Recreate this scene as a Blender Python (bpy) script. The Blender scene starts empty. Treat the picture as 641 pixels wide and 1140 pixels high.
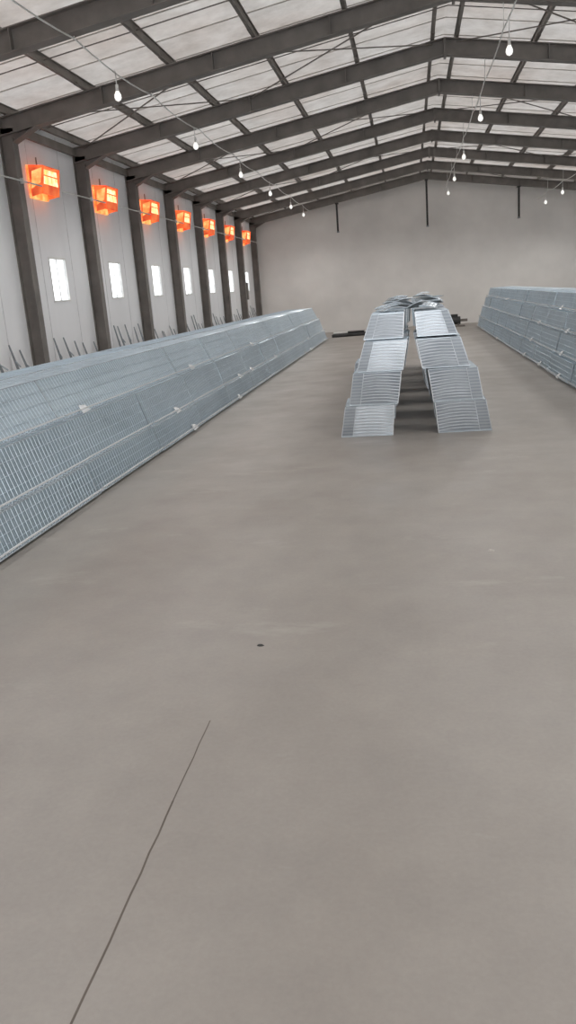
import bpy, math, random
from mathutils import Matrix, Vector
random.seed(7)
scene = bpy.context.scene
scene.view_settings.view_transform = 'Standard'
try: scene.view_settings.look = 'None'
except Exception: pass

# ------------------------------------------------------------------ constants
XL, XR, XRIDGE = -6.0, 7.42, 0.71
YF, YB = -4.8, 33.0
BAY = 2.87
COLS = [12.66 + BAY*k for k in range(-6, 8)]
CAMH = 1.65
WT = .05
def roofz(x): return 5.70 - 0.16*abs(x - XRIDGE)

# ------------------------------------------------------------------ materials
def new_mat(name):
    m = bpy.data.materials.new(name); m.use_nodes = True
    nt = m.node_tree
    return m, nt, nt.nodes['Principled BSDF'], nt.nodes['Material Output']
def coords(nt, scale=(1,1,1)):
    tc = nt.nodes.new('ShaderNodeTexCoord'); mp = nt.nodes.new('ShaderNodeMapping')
    mp.inputs['Scale'].default_value = scale
    nt.links.new(tc.outputs['Object'], mp.inputs['Vector']); return mp.outputs['Vector']
def noise(nt, vec, scale, detail=4, rough=.55):
    n = nt.nodes.new('ShaderNodeTexNoise'); n.inputs['Scale'].default_value = scale
    n.inputs['Detail'].default_value = detail; n.inputs['Roughness'].default_value = rough
    nt.links.new(vec, n.inputs['Vector']); return n.outputs['Fac']
def ramp(nt, fac, stops):
    r = nt.nodes.new('ShaderNodeValToRGB'); el = r.color_ramp.elements
    while len(el) < len(stops): el.new(.5)
    for e,(p,c) in zip(el, stops): e.position = p; e.color = (*c,1)
    nt.links.new(fac, r.inputs['Fac']); return r.outputs['Color']
def mix(nt, fac, a, b, mode='MIX'):
    m = nt.nodes.new('ShaderNodeMix'); m.data_type='RGBA'; m.blend_type = mode
    if isinstance(fac,(int,float)): m.inputs[0].default_value = fac
    else: nt.links.new(fac, m.inputs[0])
    for i,s in ((6,a),(7,b)):
        if isinstance(s, tuple): m.inputs[i].default_value = (*s,1)
        else: nt.links.new(s, m.inputs[i])
    return m.outputs[2]
def simple(name, col, rough=.5, metal=0, var=.15, scale=4, sc=(1,1,1), bump=0):
    m, nt, b, o = new_mat(name)
    f = noise(nt, coords(nt, sc), scale)
    lo = tuple(max(0,c*(1-var)) for c in col); hi = tuple(min(1,c*(1+var)) for c in col)
    nt.links.new(ramp(nt, f, [(.3,lo),(.7,hi)]), b.inputs['Base Color'])
    b.inputs['Roughness'].default_value = rough; b.inputs['Metallic'].default_value = metal
    if bump:
        bp = nt.nodes.new('ShaderNodeBump'); bp.inputs['Strength'].default_value = bump
        nt.links.new(f, bp.inputs['Height']); nt.links.new(bp.outputs[0], b.inputs['Normal'])
    return m
def emis(name, c0, c1, s, base=(.5,.5,.5), sc=9):
    m, nt, b, o = new_mat(name)
    f = noise(nt, coords(nt), sc)
    c = ramp(nt, f, [(.38, c0),(.62,c1)])
    nt.links.new(c, b.inputs['Emission Color']); b.inputs['Emission Strength'].default_value = s
    b.inputs['Base Color'].default_value = (*base,1); b.inputs['Roughness'].default_value=.7; return m

# floor
M_floor, nt, b, o = new_mat('concrete_floor')
v = coords(nt); vs = coords(nt, (1,.45,1))
big = ramp(nt, noise(nt, vs, .6, 4), [(.3,(.325,.296,.268)),(.55,(.370,.344,.317)),(.75,(.41,.387,.362))])
mid = ramp(nt, noise(nt, v, 2.2, 7, .7), [(.3,(.85,.85,.86)),(.7,(1,1,1))])
c = mix(nt, 1, big, mid, 'MULTIPLY')
fine = ramp(nt, noise(nt, v, 50, 4, .65), [(.35,(.94,.94,.94)),(.65,(1,1,1))])
c = mix(nt, 1, c, fine, 'MULTIPLY')
sm = ramp(nt, noise(nt, coords(nt,(.6,1.6,1)), 1.1, 6, .7), [(.60,(0,0,0)),(.74,(.4,.4,.4))])
c = mix(nt, sm, c, (.53,.51,.48))
nt.links.new(c, b.inputs['Base Color'])
rr = ramp(nt, noise(nt, v, 1.3, 4), [(.3,(.40,.40,.40)),(.7,(.62,.62,.62))])
nt.links.new(rr, b.inputs['Roughness'])
bp = nt.nodes.new('ShaderNodeBump'); bp.inputs['Strength'].default_value=.06
nt.links.new(noise(nt, v, 25, 5), bp.inputs['Height']); nt.links.new(bp.outputs[0], b.inputs['Normal'])

M_wall = simple('painted_wall', (.86,.865,.88), .8, 0, .05, 1.2, (1,1,.4), .03)
M_wallb = simple('back_wall_plaster', (.80,.785,.76), .85, 0, .09, .6, (1,1,1), .03)
M_seam = simple('panel_seam', (.65,.65,.66), .7)
M_rseam = simple('roof_seam', (.55,.51,.47), .7)
M_steel = simple('grey_painted_steel', (.20,.183,.168), .6, 0, .2, 3)
M_steel2 = simple('purlin_steel', (.21,.19,.17), .6, 0, .25, 3)
M_rod = simple('dark_rod', (.24,.26,.28), .6, .1)
M_black = simple('black_rubber', (.035,.035,.035), .6)
M_white = simple('white_plastic', (.8,.8,.78), .4)
M_cable = simple('white_cable', (.75,.75,.72), .5)
M_gwire = simple('galvanised_wire', (.66,.75,.82), .3, .3, .12, 8)
M_gframe = simple('galvanised_frame', (.70,.78,.84), .22, .45, .15, 5)
M_rib = simple('sheet_rib', (.58,.61,.64), .3, .45, .2, 6)
M_rim_glint = simple('rim_glint_white', (.93,.95,.97), .2, .2, .03, 5)  # near-white metal for bright wire rims and painted-in glints on the lips
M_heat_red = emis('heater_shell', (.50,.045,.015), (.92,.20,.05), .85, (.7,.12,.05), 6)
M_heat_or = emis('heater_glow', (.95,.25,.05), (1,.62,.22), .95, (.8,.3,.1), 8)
M_heat_y = emis('heater_element', (1,.5,.15), (1,.85,.55), 1.2, (.9,.6,.3), 8)
M_bulb = emis('led_bulb_glass', (.9,.9,.86), (1,.98,.92), .9, (.9,.9,.88))
M_glass, nt, b, o = new_mat('window_glass')
b.inputs['Base Color'].default_value=(1,1,1,1); b.inputs['Transmission Weight'].default_value=1
b.inputs['Roughness'].default_value=.0; b.inputs['IOR'].default_value=1.02

def cage_mat(name, dark, light, alpha, metal=.2, sy=9, sz=9, amt=.5):
    m, nt, b, o = new_mat(name)
    tc = nt.nodes.new('ShaderNodeTexCoord')
    w = nt.nodes.new('ShaderNodeTexWave'); w.wave_type='BANDS'; w.bands_direction='Y'
    w.inputs['Scale'].default_value = sy; w.inputs['Distortion'].default_value=.4
    nt.links.new(tc.outputs['Object'], w.inputs['Vector'])
    w2 = nt.nodes.new('ShaderNodeTexWave'); w2.wave_type='BANDS'; w2.bands_direction='Z'
    w2.inputs['Scale'].default_value = sz; w2.inputs['Distortion'].default_value=.3
    nt.links.new(tc.outputs['Object'], w2.inputs['Vector'])
    f = nt.nodes.new('ShaderNodeMath'); f.operation='MULTIPLY'
    nt.links.new(w.outputs['Fac'], f.inputs[0]); nt.links.new(w2.outputs['Fac'], f.inputs[1])
    f2 = nt.nodes.new('ShaderNodeMath'); f2.operation='MULTIPLY'; f2.inputs[1].default_value=amt
    nt.links.new(f.outputs[0], f2.inputs[0])
    n = noise(nt, coords(nt,(1,.5,1)), 1.6, 5)
    a = nt.nodes.new('ShaderNodeMath'); a.operation='ADD'
    nt.links.new(n, a.inputs[0]); nt.links.new(f2.outputs[0], a.inputs[1])
    c = ramp(nt, a.outputs[0], [(.35,dark),(.9,light)])
    nt.links.new(c, b.inputs['Base Color'])
    b.inputs['Metallic'].default_value=metal; b.inputs['Roughness'].default_value=.28
    b.inputs['Alpha'].default_value = alpha
    return m
M_sheet = cage_mat('cage_mesh_sheet', (.44,.55,.63), (.66,.78,.86), .68, .25, amt=.2)
M_sheet_d = cage_mat('cage_mesh_inner', (.50,.58,.64), (.66,.74,.80), .5, amt=.2)
M_sheet_l = cage_mat('galvanised_sheet_bright', (.46,.49,.52), (.74,.77,.80), .95, .45)
M_sheet_m = cage_mat('galvanised_sheet_grey', (.22,.245,.27), (.42,.45,.48), .95, .45)

M_roof, nt, b, o = new_mat('translucent_roof_sheet')
v = coords(nt)
c1 = ramp(nt, noise(nt, v, .5, 4), [(.3,(.76,.68,.62)),(.7,(.87,.84,.80))])
c2 = ramp(nt, noise(nt, v, 2.5, 6, .65), [(.3,(.74,.72,.70)),(.65,(1,1,1))])
c = mix(nt, 1, c1, c2, 'MULTIPLY')
nt.links.new(c, b.inputs['Base Color']); b.inputs['Roughness'].default_value=.7
tr = nt.nodes.new('ShaderNodeBsdfTranslucent'); nt.links.new(c, tr.inputs['Color'])
ms = nt.nodes.new('ShaderNodeMixShader'); ms.inputs[0].default_value=.20
nt.links.new(b.outputs[0], ms.inputs[1]); nt.links.new(tr.outputs[0], ms.inputs[2])
nt.links.new(ms.outputs[0], o.inputs['Surface'])

# ------------------------------------------------------------------ mesh builder
class MB:
    def __init__(s, *mats): s.v=[]; s.f=[]; s.m=[]; s.mats=mats
    def quad(s, a,b,c,d, m=0):
        n=len(s.v); s.v += [tuple(a),tuple(b),tuple(c),tuple(d)]; s.f.append((n,n+1,n+2,n+3)); s.m.append(m)
    def poly(s, pts, m=0):
        n=len(s.v); s.v += [tuple(p) for p in pts]; s.f.append(tuple(range(n,n+len(pts)))); s.m.append(m)
    def hexa(s, p, m=0):
        n=len(s.v); s.v += [tuple(q) for q in p]
        for f in ((3,2,1,0),(4,5,6,7),(0,1,5,4),(1,2,6,5),(2,3,7,6),(3,0,4,7)):
            s.f.append(tuple(n+i for i in f)); s.m.append(m)
    def box(s, x0,x1,y0,y1,z0,z1, m=0):
        s.hexa([(x0,y0,z0),(x1,y0,z0),(x1,y1,z0),(x0,y1,z0),(x0,y0,z1),(x1,y0,z1),(x1,y1,z1),(x0,y1,z1)], m)
    def rod(s, p, q, t=.004, m=0, n=4, cap=False):
        p=Vector(p); q=Vector(q); d=(q-p)
        if d.length<1e-6: return
        d.normalize(); up = Vector((0,0,1)) if abs(d.z)<.9 else Vector((0,1,0))
        a=d.cross(up).normalized(); b=d.cross(a)
        k=len(s.v)
        for e in (p,q):
            for i in range(n):
                w=2*math.pi*(i+.5)/n; s.v.append(tuple(e+(a*math.cos(w)+b*math.sin(w))*t))
        for i in range(n):
            j=(i+1)%n; s.f.append((k+i,k+j,k+n+j,k+n+i)); s.m.append(m)
        if cap:
            s.f.append(tuple(k+i for i in reversed(range(n)))); s.m.append(m)
            s.f.append(tuple(k+n+i for i in range(n))); s.m.append(m)
    def lathe(s, c, prof, n=12, m=0):
        k=len(s.v)
        for r,z in prof:
            for i in range(n):
                w=2*math.pi*i/n; s.v.append((c[0]+r*math.cos(w), c[1]+r*math.sin(w), c[2]+z))
        for j in range(len(prof)-1):
            for i in range(n):
                i2=(i+1)%n
                s.f.append((k+j*n+i,k+j*n+i2,k+(j+1)*n+i2,k+(j+1)*n+i)); s.m.append(m)
    def slab(s, x0,z0,x1,z1, th, y0,y1, m=0):
        s.hexa([(x0,y0,z0-th),(x1,y0,z1-th),(x1,y1,z1-th),(x0,y1,z0-th),(x0,y0,z0),(x1,y0,z1),(x1,y1,z1),(x0,y1,z0)], m)
    def make(s, name, parent=None, smooth=False):
        me=bpy.data.meshes.new(name); me.from_pydata(s.v,[],s.f)
        for m in s.mats: me.materials.append(m)
        me.polygons.foreach_set('material_index', s.m)
        if smooth: me.polygons.foreach_set('use_smooth',[True]*len(s.f))
        me.update()
        ob=bpy.data.objects.new(name, me); scene.collection.objects.link(ob)
        if parent: ob.parent=parent
        return ob

# ------------------------------------------------------------------ shell
f = MB(M_floor); f.box(XL-WT,XR+WT,YF-WT,YB+.15,-.2,0); f.make('floor')

cr = MB(simple('crack_dark',(.14,.12,.105),.9))
pts=[]; y=.2
while y<2.98:
    pts.append((-.86+random.uniform(-.002,.002), y)); y+=.09
for (a,ya),(b_,yb) in zip(pts,pts[1:]):
    w = .003 if yb<2.4 else .002
    cr.hexa([(a-w,ya,0),(a+w,ya,0),(b_+w,yb,0),(b_-w,yb,0),(a-w,ya,.001),(a+w,ya,.001),(b_+w,yb,.001),(b_-w,yb,.001)])
cr.make('floor_crack')

WZ0,WZ1,WH = 1.78,2.52,.36
def side_wall(name, x, out, mat):
    w=MB(mat,M_seam); x0,x1=(x,x+out) if out>0 else (x+out,x)
    top=roofz(x)
    y=YF
    cs=[(COLS[i]+COLS[i+1])/2 for i in range(len(COLS)-1)]
    for c in cs:
        w.box(x0,x1,y,c-WH,0,top); w.box(x0,x1,c-WH,c+WH,0,WZ0); w.box(x0,x1,c-WH,c+WH,WZ1,top)
        y=c+WH
    w.box(x0,x1,y,YB,0,top)
    sx = x - .004*(1 if out>0 else -1)
    a,b_ = sorted((x,sx))
    for i in range(len(COLS)-1):
        for t in (.28,.72):
            yy=COLS[i]+BAY*t; w.box(a,b_,yy-.010,yy+.010,.0,top-.1,1)
    w.make(name); return cs
cs = side_wall('wall_left', XL, -WT, M_wall)
side_wall('wall_right', XR, WT, M_wall)
wb=MB(M_wallb)
wb.poly([(XL-WT,YB,0),(XR+WT,YB,0),(XR+WT,YB,roofz(XR)),(XRIDGE,YB,roofz(XRIDGE)),(XL-WT,YB,roofz(XL))])
wb.poly([(XL-WT,YB+.15,0),(XL-WT,YB+.15,roofz(XL)),(XRIDGE,YB+.15,roofz(XRIDGE)),(XR+WT,YB+.15,roofz(XR)),(XR+WT,YB+.15,0)])
wb.make('wall_back')
wf=MB(M_wall)
wf.box(XL-WT,-3.6,YF-.15,YF,0,4.2); wf.box(4.8,XR+WT,YF-.15,YF,0,4.2)  # unseen end wall; wide opening put in to let fill daylight inside
for yy in (YF,YF-.15):
    wf.poly([(XL-WT,yy,4.2),(XR+WT,yy,4.2),(XR+WT,yy,roofz(XR)),(XRIDGE,yy,roofz(XRIDGE)),(XL-WT,yy,roofz(XL))])
wf.make('wall_front')
n=0
for x,sg in ((XL,-1),(XR,1)):
    for c in cs:
        n+=1
        w=MB(M_white,M_glass); xa,xb=sorted((x-.01*sg, x+.045*sg)); t=.03
        w.box(xa,xb,c-WH,c-WH+t,WZ0,WZ1); w.box(xa,xb,c+WH-t,c+WH,WZ0,WZ1)
        w.box(xa,xb,c-WH+t,c+WH-t,WZ0,WZ0+t); w.box(xa,xb,c-WH+t,c+WH-t,WZ1-t,WZ1)
        xm=x+.02*sg
        w.box(xm-.01,xm+.01,c-.012,c+.012,WZ0+t,WZ1-t)
        w.box(xm-.003,xm+.003,c-WH+t,c+WH-t,WZ0+t,WZ1-t,1)
        w.make('window_%d'%n)
r=MB(M_roof, M_rseam)
for xe in (XL-WT, XR+WT):
    r.quad((xe,YF-.15,roofz(xe)),(XRIDGE,YF-.15,roofz(XRIDGE)),(XRIDGE,YB+.15,roofz(XRIDGE)),(xe,YB+.15,roofz(xe)))
    y=YF+.6
    while y<YB:
        a,b_=(xe,XRIDGE) if xe<XRIDGE else (XRIDGE,xe)
        r.slab(a,roofz(a)-.002,b_,roofz(b_)-.002,.010,y-.012,y+.012,1); y+=.957
r.make('ceiling')
fr=MB(M_steel)
for yc in COLS:
    hw=.09
    for x,sg in ((XL,1),(XR,-1)):
        a,b_=sorted((x+.0*sg,x+.015*sg)); fr.box(a,b_,yc-hw,yc+hw,0,roofz(x)-.2)
        a,b_=sorted((x+.20*sg,x+.215*sg)); fr.box(a,b_,yc-hw,yc+hw,0,roofz(x)-.45)
        a,b_=sorted((x+.01*sg,x+.21*sg)); fr.box(a,b_,yc-.012,yc+.012,0,roofz(x)-.3)
        a,b_=sorted((x+.0*sg,x+.3*sg)); fr.box(a,b_,yc-hw,yc+hw,0,.02)
        z0=roofz(x)-.16; z1=roofz(XRIDGE)-.16
        fr.slab(x,z0,XRIDGE,z1,.015,yc-hw,yc+hw)
        fr.slab(x,z0-.245,XRIDGE,z1-.245,.015,yc-hw,yc+hw)
        fr.slab(x,z0,XRIDGE,z1,.255,yc-.012,yc+.012)
        xh=x+.6*sg
        p=[(x+.21*sg,z0-.25-.1),(xh,roofz(xh)-.16-.25),(x+.21*sg,z0-.22)]
        for dy in (-.012,.012): fr.poly([(q[0],yc+dy,q[1]) for q in p])
        fr.slab(x+.2*sg,z0-.25-.1,xh,roofz(xh)-.41,.015,yc-hw,yc+hw)
        for t in (.25,.5,.75):
            xs=x+(XRIDGE-x)*t; zz=roofz(xs)-.16; fr.box(xs-.006,xs+.006,yc-hw,yc+hw,zz-.25,zz-.01)
    fr.box(XRIDGE-.02,XRIDGE+.02,yc-hw,yc+hw,roofz(XRIDGE)-.46,roofz(XRIDGE)-.17)
fr.make('steel_portal_frame')
pu=MB(M_steel2)
for sg,xe in ((-1,XL),(1,XR)):
    L=abs(xe-XRIDGE)
    nP=5
    for i in range(nP+1):
        x=XRIDGE+sg*(.2+(L-.35)*i/nP)
        z=roofz(x)-.014
        pu.box(x-.004,x+.004,YF,YB,z-.12,z); pu.box(x-.025,x+.025,YF,YB,z-.125,z-.117); pu.box(x-.025,x+.025,YF,YB,z-.008,z)
        for yc in COLS:
            if yc+.4<YB: pu.box(x-.03,x+.03,max(YF,yc-.4),yc+.4,z-.13,z-.1)
    for b_ in range(len(COLS)-1):
        ym=(COLS[b_]+COLS[b_+1])/2
        pu.rod((XRIDGE,ym,roofz(XRIDGE)-.08),(xe,ym,roofz(xe)-.08),.009)
        if b_%2==0:
            xa,xb=XRIDGE+sg*.2,XRIDGE+sg*L*.5; xc=xe-sg*.2
            for (p,q) in ((xa,xb),(xb,xc)):
                pu.rod((p,COLS[b_],roofz(p)-.2),(q,COLS[b_+1],roofz(q)-.2),.012)
                pu.rod((q,COLS[b_],roofz(q)-.2),(p,COLS[b_+1],roofz(p)-.2),.012)
pu.make('roof_purlins')
for nme,x,sg in (('trim_1',XL,1),('trim_2',XR,-1)):
    t=MB(M_steel2); a,b_=sorted((x,x+.06*sg)); t.box(a,b_,YF,YB,roofz(x)-.30,roofz(x)-.17); t.make(nme)

for x,L in ((-2.6,1.0),(.72,1.6),(4.0,1.05)):
    h=MB(M_black,M_rod); yy=32.5
    zt=roofz(x)-.45
    h.box(x-.035,x+.035,yy-.02,yy+.02,zt-L,zt); h.box(x-.06,x+.06,yy-.05,yy+.22,zt-.03,zt); h.rod((x,yy,zt-L),(x,yy,zt-L-.05),.05,1,8,True)
    h.make('hanger_post')

s=MB(M_cable)
y=YF+.1
while y<YB-.3:
    s.rod((XL+.235,y,3.58),(XL+.235,y+.95,3.58),.012,0,6); y+=.95
for yc in COLS: s.box(XL+.21,XL+.25,yc-.03,yc+.03,3.54,3.62)
s.make('wall_pipe')

# ------------------------------------------------------------------ heaters
def heater(y):
    h=MB(M_heat_red,M_heat_or,M_heat_y,M_steel2)
    x0,x1=XL+.002,XL+.30; ya,yb=y-.32,y+.32; z0,z1=3.42,3.92
    h.hexa([(x0,ya,z0),(x0+.04,ya,z0),(x0+.04,yb,z0),(x0,yb,z0),(x0,ya,z1),(x0+.04,ya,z1),(x0+.04,yb,z1),(x0,yb,z1)],1)
    for yy,d in ((ya,.02),(yb-.02,.02)):
        a,b_=yy,yy+d
        h.hexa([(x0,a,z0+.02),(x1-.06,a,z0+.06),(x1-.06,b_,z0+.06),(x0,b_,z0+.02),(x0,a,z1),(x1,a,z1-.03),(x1,b_,z1-.03),(x0,b_,z1)],0)
        e=-.006 if yy==ya else .022
        h.hexa([(x0+.05,yy+e,z0+.14),(x1-.08,yy+e,z0+.22),(x1-.08,yy+e+.004,z0+.22),(x0+.05,yy+e+.004,z0+.14),(x0+.09,yy+e,z1-.10),(x1-.03,yy+e,z1-.06),(x1-.03,yy+e+.004,z1-.06),(x0+.09,yy+e+.004,z1-.10)],1)
    h.hexa([(x0,ya,z1-.02),(x1,ya,z1-.05),(x1,yb,z1-.05),(x0,yb,z1-.02),(x0,ya,z1),(x1,ya,z1-.03),(x1,yb,z1-.03),(x0,yb,z1)],0)
    h.hexa([(x1-.08,ya,z0+.05),(x1-.06,ya,z0+.05),(x1-.06,yb,z0+.05),(x1-.08,yb,z0+.05),(x1-.065,ya,z0+.2),(x1-.045,ya,z0+.2),(x1-.045,yb,z0+.2),(x1-.065,yb,z0+.2)],0)
    for i in range(4):
        yy=ya+.08+i*.155; h.box(x0+.10,x0+.25,yy-.06,yy+.06,z0+.2,z1-.07,2)
    for zz in (z0+.33,): h.rod((x1-.03,ya,zz),(x1-.03,yb,zz),.010,0,6)
    h.rod((x0+.05,y,z1),(x0+.05,y,z1+.15),.012,3,6,True)
    return h.make('wall_heater')
for c in cs: heater(c-.4)

# ------------------------------------------------------------------ light strings
LAMP_W=80
def light_string(x, zc, y0, y1, ys, drop):
    e=bpy.data.objects.new('light_string',None); scene.collection.objects.link(e)
    m=MB(M_cable,M_white)
    y=y0
    while y<y1-.01:
        yn=min(y+BAY,y1); k=6
        for i in range(k):
            t0,t1=i/k,(i+1)/k
            sg=lambda t: zc-.06*4*t*(1-t)
            m.rod((x,y+(yn-y)*t0,sg(t0)),(x,y+(yn-y)*t1,sg(t1)),.010,0,5)
        m.rod((x,y,zc),(x,y,roofz(x)-.43),.006,0,4)
        y=yn
    m.make('cable',e)
    bb=MB(M_white,M_bulb)
    for yy in ys:
        bb.rod((x,yy,zc-.02),(x,yy,zc-drop),.007,0,5)
        bb.lathe((x,yy,zc-drop-.07),[(0,.08),(.02,.08),(.022,.02),(.024,0)],10,0)
        bb.lathe((x,yy,zc-drop-.07),[(.022,0),(.042,-.04),(.046,-.07),(.035,-.10),(0,-.12)],12,1)
        l=bpy.data.lights.new('bulb_light','SPOT'); l.energy=LAMP_W; l.spot_size=math.radians(172); l.spot_blend=.6
        l.shadow_soft_size=.25; l.color=(1,.98,.95)
        lo=bpy.data.objects.new('bulb_light',l); scene.collection.objects.link(lo); lo.parent=e; lo.location=(x,yy,zc-drop-.45)
    bb.make('bulbs',e,True)
light_string(-3.6,4.55,COLS[0],COLS[-1],[-.9,3.1,7.1,11.1,15.1,19.1,23.1,27.1,30.3],.2)
light_string(1.36,4.85,COLS[0],COLS[-1],[-.5,3.5,7.5,12.0,16.5,21.3,25.6,29.5],.3)
light_string(4.6,4.25,COLS[0],COLS[-1],[-.9,3.1,7.1,11.1,15.1,19.1,23.1,27.1,30.3],.2)

# ------------------------------------------------------------------ cage racks
def cage_rack(name, xc, y0, y1, tiers, unit=1.95, step=.05, lips=True, jit=.0, gap=.02, bundle=False, wt=.0020):
    m=MB(M_sheet,M_gwire,M_gframe,M_sheet_d,M_sheet_l,M_sheet_m,M_rib,M_rim_glint)
    n=max(1,round((y1-y0)/unit)); L=(y1-y0)/n
    for sd in (-1,1):
        for u in range(n):
            for ti,(z0,z1,ob,ot,ib,it) in enumerate(tiers):
                j=random.uniform(-jit,jit); jy=random.uniform(-jit,jit)*1.5
                if bundle and u==0: j*=.5
                sk=random.uniform(-jit,jit)*.8 if bundle else 0
                ya=y0+u*L+gap/2+(jy if u else 0); yb=y0+(u+1)*L-gap/2+jy
                mo = random.choice((4,4,5,0)) if bundle else 0
                if bundle and u==0: mo = (4,5,4,5)[ti] if sd<0 else (5,5,5,4)[ti]
                mi = mo if bundle else 3
                X=lambda v: xc+sd*(v+j)
                za,zb=z0+.004,z1-.004
                if bundle:   # pieces do not sit level
                    dz=random.uniform(0,.02) if ti else 0
                    za+=0; zb-=dz
                A=(X(ob),za);B=(X(ot),zb);C=(X(it),zb);D=(X(ib),za)
                P=lambda q,y:(q[0]+sk*(y-ya),y,q[1])
                for (q,r_,mm) in ((A,B,mo),(B,C,mo),(C,D,mi),(D,A,3)):
                    m.quad(P(q,ya),P(r_,ya),P(r_,yb),P(q,yb),mm)
                for y in (ya,yb): m.quad(P(A,y),P(B,y),P(C,y),P(D,y),mi)
                for q in (A,B,C,D): m.rod(P(q,ya),P(q,yb),.006,2)
                for y in (ya,yb):
                    for q,r_ in ((A,B),(B,C),(C,D),(D,A)): m.rod(P(q,y),P(r_,y),.005,2)
                o=.006*sd
                y=ya+step
                while y<yb-.01:
                    m.rod(P((A[0]+o,A[1]),y),P((B[0]+o,B[1]),y),wt,1,3)
                    m.rod(P((B[0],B[1]+.005),y),P((C[0],C[1]+.005),y),wt,1,3)
                    y+=step
                for t in (.25,.5,.75):
                    q=(A[0]+(B[0]-A[0])*t+o,A[1]+(B[1]-A[1])*t); m.rod(P(q,ya),P(q,yb),.0028,1,3)
                    q=(B[0]+(C[0]-B[0])*t,B[1]+.006); m.rod(P(q,ya),P(q,yb),.0028,1,3)
                if bundle:
                    k=int((z1-z0)/.032)
                    for i in range(1,k):
                        t=i/k; zz=A[1]+(B[1]-A[1])*t
                        xa=A[0]+(B[0]-A[0])*t; xd=D[0]+(C[0]-D[0])*t
                        prev=None
                        for s_ in range(5):
                            w_=s_/4; p_=(xa+(xd-xa)*w_, ya-.006, zz+.026*math.sin(math.pi*w_)-.013)
                            if prev: m.rod(prev,p_,.0055,6 if mo==5 else 2,4)
                            prev=p_
                    xf=lambda c_,d_,t: c_[0]+(d_[0]-c_[0])*t
                    m.quad((A[0],ya-.014,A[1]),(xf(A,D,.22),ya-.014,A[1]),(xf(B,C,.22),ya-.014,B[1]),(B[0],ya-.014,B[1]),5)
                    for t in (.0,.22,1):
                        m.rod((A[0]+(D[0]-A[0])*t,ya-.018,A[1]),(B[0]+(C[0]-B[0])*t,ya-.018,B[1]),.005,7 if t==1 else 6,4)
                    m.rod((A[0],ya-.018,A[1]+.004),(D[0],ya-.018,A[1]+.004),.006,2,4)
                if lips:
                    zl=z0+.03
                    t1=(A[0]+sd*.035,zl-.01); t2=(A[0]+sd*.05,zl+.025)
                    y=ya+.02
                    while y<yb:
                        m.rod((A[0],y,zl),(t1[0],y,t1[1]),.0025,1,3); m.rod((t1[0],y,t1[1]),(t2[0],y,t2[1]),.0025,1,3); y+=step*1.5
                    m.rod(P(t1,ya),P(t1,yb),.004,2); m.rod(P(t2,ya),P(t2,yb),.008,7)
                    if random.random()<.5:  # small white plates added at random as glints along the lip
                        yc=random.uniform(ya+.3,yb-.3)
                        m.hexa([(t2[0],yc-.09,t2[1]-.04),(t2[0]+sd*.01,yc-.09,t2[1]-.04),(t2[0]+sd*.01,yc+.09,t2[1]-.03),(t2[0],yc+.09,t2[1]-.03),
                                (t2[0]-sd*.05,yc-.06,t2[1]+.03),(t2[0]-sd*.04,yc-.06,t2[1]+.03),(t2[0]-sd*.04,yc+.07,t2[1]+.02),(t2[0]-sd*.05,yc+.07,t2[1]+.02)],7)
        if not bundle:
            for u in range(n+1):
                y=y0+u*L
                T=tiers[-1]; Bt=tiers[0]
                m.rod((xc+sd*(Bt[4]+.02),y,0),(xc+sd*(T[5]+.02),y,T[1]),.010,2,4)
                m.rod((xc+sd*(Bt[2]-.03),y,0),(xc+sd*(Bt[2]-.03),y,Bt[0]+.02),.010,2,4)
    return m.make(name)
TL=[(.02,.30,.88,.80,.20,.17),(.30,.69,.78,.66,.12,.08),(.69,1.07,.62,.44,.05,.02)]
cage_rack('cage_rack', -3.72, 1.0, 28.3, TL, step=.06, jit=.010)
TR=[(.03,.32,.82,.76,.20,.17),(.33,.66,.72,.64,.14,.10),(.67,.98,.60,.52,.07,.04),(.99,1.28,.46,.38,.03,.01)]
cage_rack('cage_rack', 3.1, 3.0, 30.0, TR, step=.06, jit=.02)
TC=[(.0,.35,.82,.76,.24,.21),(.355,.72,.74,.68,.20,.15),(.725,1.07,.64,.54,.13,.07),(1.075,1.36,.50,.40,.07,.05)]
cage_rack('cage_rack', 0.0, 9.0, 17.4, TC, unit=1.2, step=.05, lips=False, jit=.05, gap=.55, bundle=True)

# loose pressed panels lying on top of the centre rack
lp=MB(M_sheet_l,M_sheet_m,M_gframe,M_rim_glint)
def loose_panel(c, w, l, yaw, pitch, roll, mat):
    Mx=Matrix.Translation(Vector(c))@Matrix.Rotation(yaw,4,'Z')@Matrix.Rotation(pitch,4,'X')@Matrix.Rotation(roll,4,'Y')
    T=lambda x,y,z: tuple(Mx@Vector((x,y,z)))
    K=8
    prof=[(-w/2+w*i/K, .03*math.sin(math.pi*i/K)) for i in range(K+1)]
    for (a,za),(b_,zb) in zip(prof,prof[1:]):
        lp.quad(T(a,-l/2,za),T(b_,-l/2,zb),T(b_,l/2,zb),T(a,l/2,za),mat)
    for (a,za) in prof: lp.rod(T(a,-l/2,za+.004),T(a,l/2,za+.004),.004,2,4)
    for yy in (-l/2,0,l/2):
        for (a,za),(b_,zb) in zip(prof,prof[1:]): lp.rod(T(a,yy,za+.004),T(b_,yy,zb+.004),.005,2,4)
for i,y in enumerate([9.55,9.9,10.7,11.2,12.0,13.1,14.3,15.5,16.6]):
    for sd in (-1,1):
        ro_=random.uniform(-.28,.28)
        loose_panel((sd*random.uniform(.14,.26),y+random.uniform(-.15,.15),1.375+abs(math.sin(ro_))*.15),.30,.42,random.uniform(-.4,.4),random.uniform(-.08,.08),ro_,random.choice((0,0,1)))
lp.make('cage_panel_pile')

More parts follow.
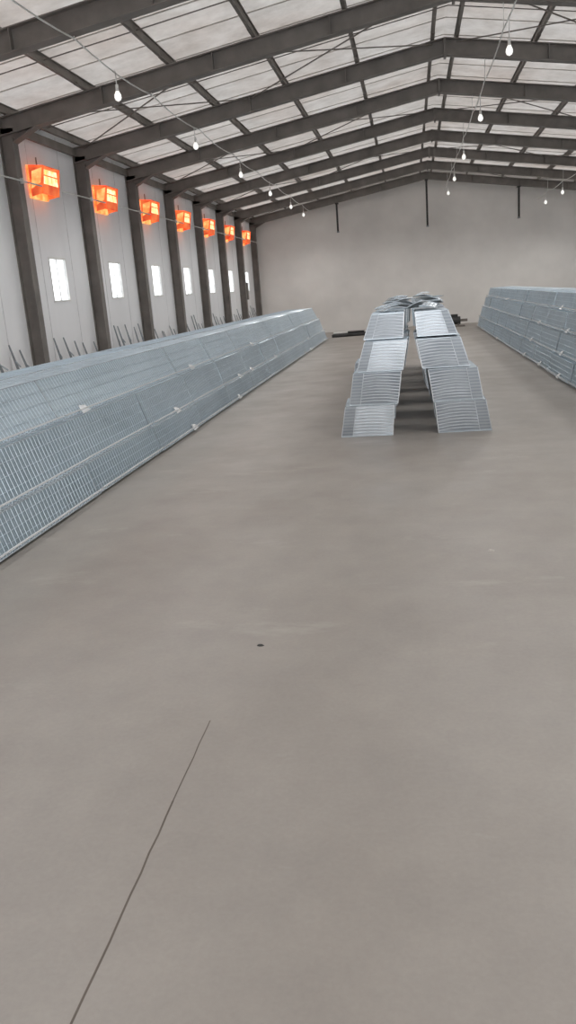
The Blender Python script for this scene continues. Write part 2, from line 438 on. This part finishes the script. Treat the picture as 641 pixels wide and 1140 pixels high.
# ------------------------------------------------------------------ steel brackets leaning along left wall
lb=MB(M_rod,M_gframe)
for c in [ (COLS[i]+COLS[i+1])/2 for i in range(3,13)]:
    for k in range(6):
        y=c-1.1+k*.40+random.uniform(-.1,.1); h=random.uniform(.95,1.28); t=random.uniform(-.12,.12)
        for dy in (0,.14):
            lb.rod((XL+.30,y+dy,.0),(XL+.04,y+t,h),.012,0,4,True)
        lb.rod((XL+.20,y,.42),(XL+.20,y+.14,.42),.010,0,4)
        lb.rod((XL+.10,y+t*.8,h*.8),(XL+.10,y+.14,h*.8-.10),.012,1,4)
lb.make('steel_bracket_stack')
cbx=MB(M_black,M_steel2); cbx.box(XL+.004,XL+.14,30.42,30.68,1.5,2.1); cbx.box(XL+.14,XL+.15,30.44,30.66,1.53,2.07,1); cbx.rod((XL+.05,30.55,2.1),(XL+.05,30.55,3.4),.02,1,6); cbx.make('control_box')

p=MB(M_black,M_white)
for i in range(4): p.rod((-2.75,29.2+i*.1,.05),(-1.3,29.5+i*.1,.05),.05,0,8,True)
p.rod((-2.7,29.3,.14),(-1.5,29.5,.14),.035,1,8,True); p.rod((-2.2,29.35,.14),(-1.35,29.55,.14),.04,0,8,True)
p.make('pipe_bundle')
g=MB(M_black,M_steel2)
g.box(1.3,1.9,30.7,31.1,.0,.05,1); g.rod((1.35,30.9,.22),(1.75,30.9,.22),.14,0,14,True); g.rod((1.75,30.9,.22),(2.0,30.9,.22),.05,1,8,True)
g.box(1.42,1.66,30.82,30.98,.34,.44,0); g.box(1.4,1.45,30.8,31.0,.05,.2,1); g.box(1.65,1.7,30.8,31.0,.05,.2,1)
g.make('electric_motor')

def chip(x,y,r,h,mat):
    d=MB(mat); n=7; rs=[r*random.uniform(.5,1) for _ in range(n)]
    lo=[(x+rs[i]*math.cos(6.283*i/n),y+.6*rs[i]*math.sin(6.283*i/n),0) for i in range(n)]
    hi=[(x+.6*(q[0]-x),y+.6*(q[1]-y),h) for q in lo]
    d.poly(hi)
    for i in range(n): d.quad(lo[i],lo[(i+1)%n],hi[(i+1)%n],hi[i])
    d.make('floor_debris')
chip(-.78,3.62,.024,.006,M_black)
M_chip=simple('mortar_chip',(.55,.52,.48),.8)
chip(.44,5.0,.03,.008,M_chip); chip(1.75,6.5,.03,.008,M_chip)

# ------------------------------------------------------------------ camera
th=math.radians(14.96); ps=math.radians(9.3); ro=math.radians(4.4)
R=Vector((math.cos(ps),math.sin(ps),0))
F=Vector((-math.sin(ps)*math.cos(th),math.cos(ps)*math.cos(th),-math.sin(th)))
U=R.cross(F)
r_=R*math.cos(ro)-U*math.sin(ro); u_=R*math.sin(ro)+U*math.cos(ro); b3=-F
cam=bpy.data.cameras.new('camera'); co=bpy.data.objects.new('camera',cam); scene.collection.objects.link(co)
co.matrix_world=Matrix(((r_.x,u_.x,b3.x,0),(r_.y,u_.y,b3.y,0),(r_.z,u_.z,b3.z,CAMH),(0,0,0,1)))
cam.sensor_fit='VERTICAL'; cam.sensor_height=24; cam.lens=24*913/1140; cam.clip_start=.05; cam.clip_end=200
scene.camera=co

# ------------------------------------------------------------------ world
w=bpy.data.worlds.new('sky'); scene.world=w; w.use_nodes=True
bg=w.node_tree.nodes['Background']; bg.inputs[0].default_value=(.93,.96,1,1); bg.inputs[1].default_value=2.8
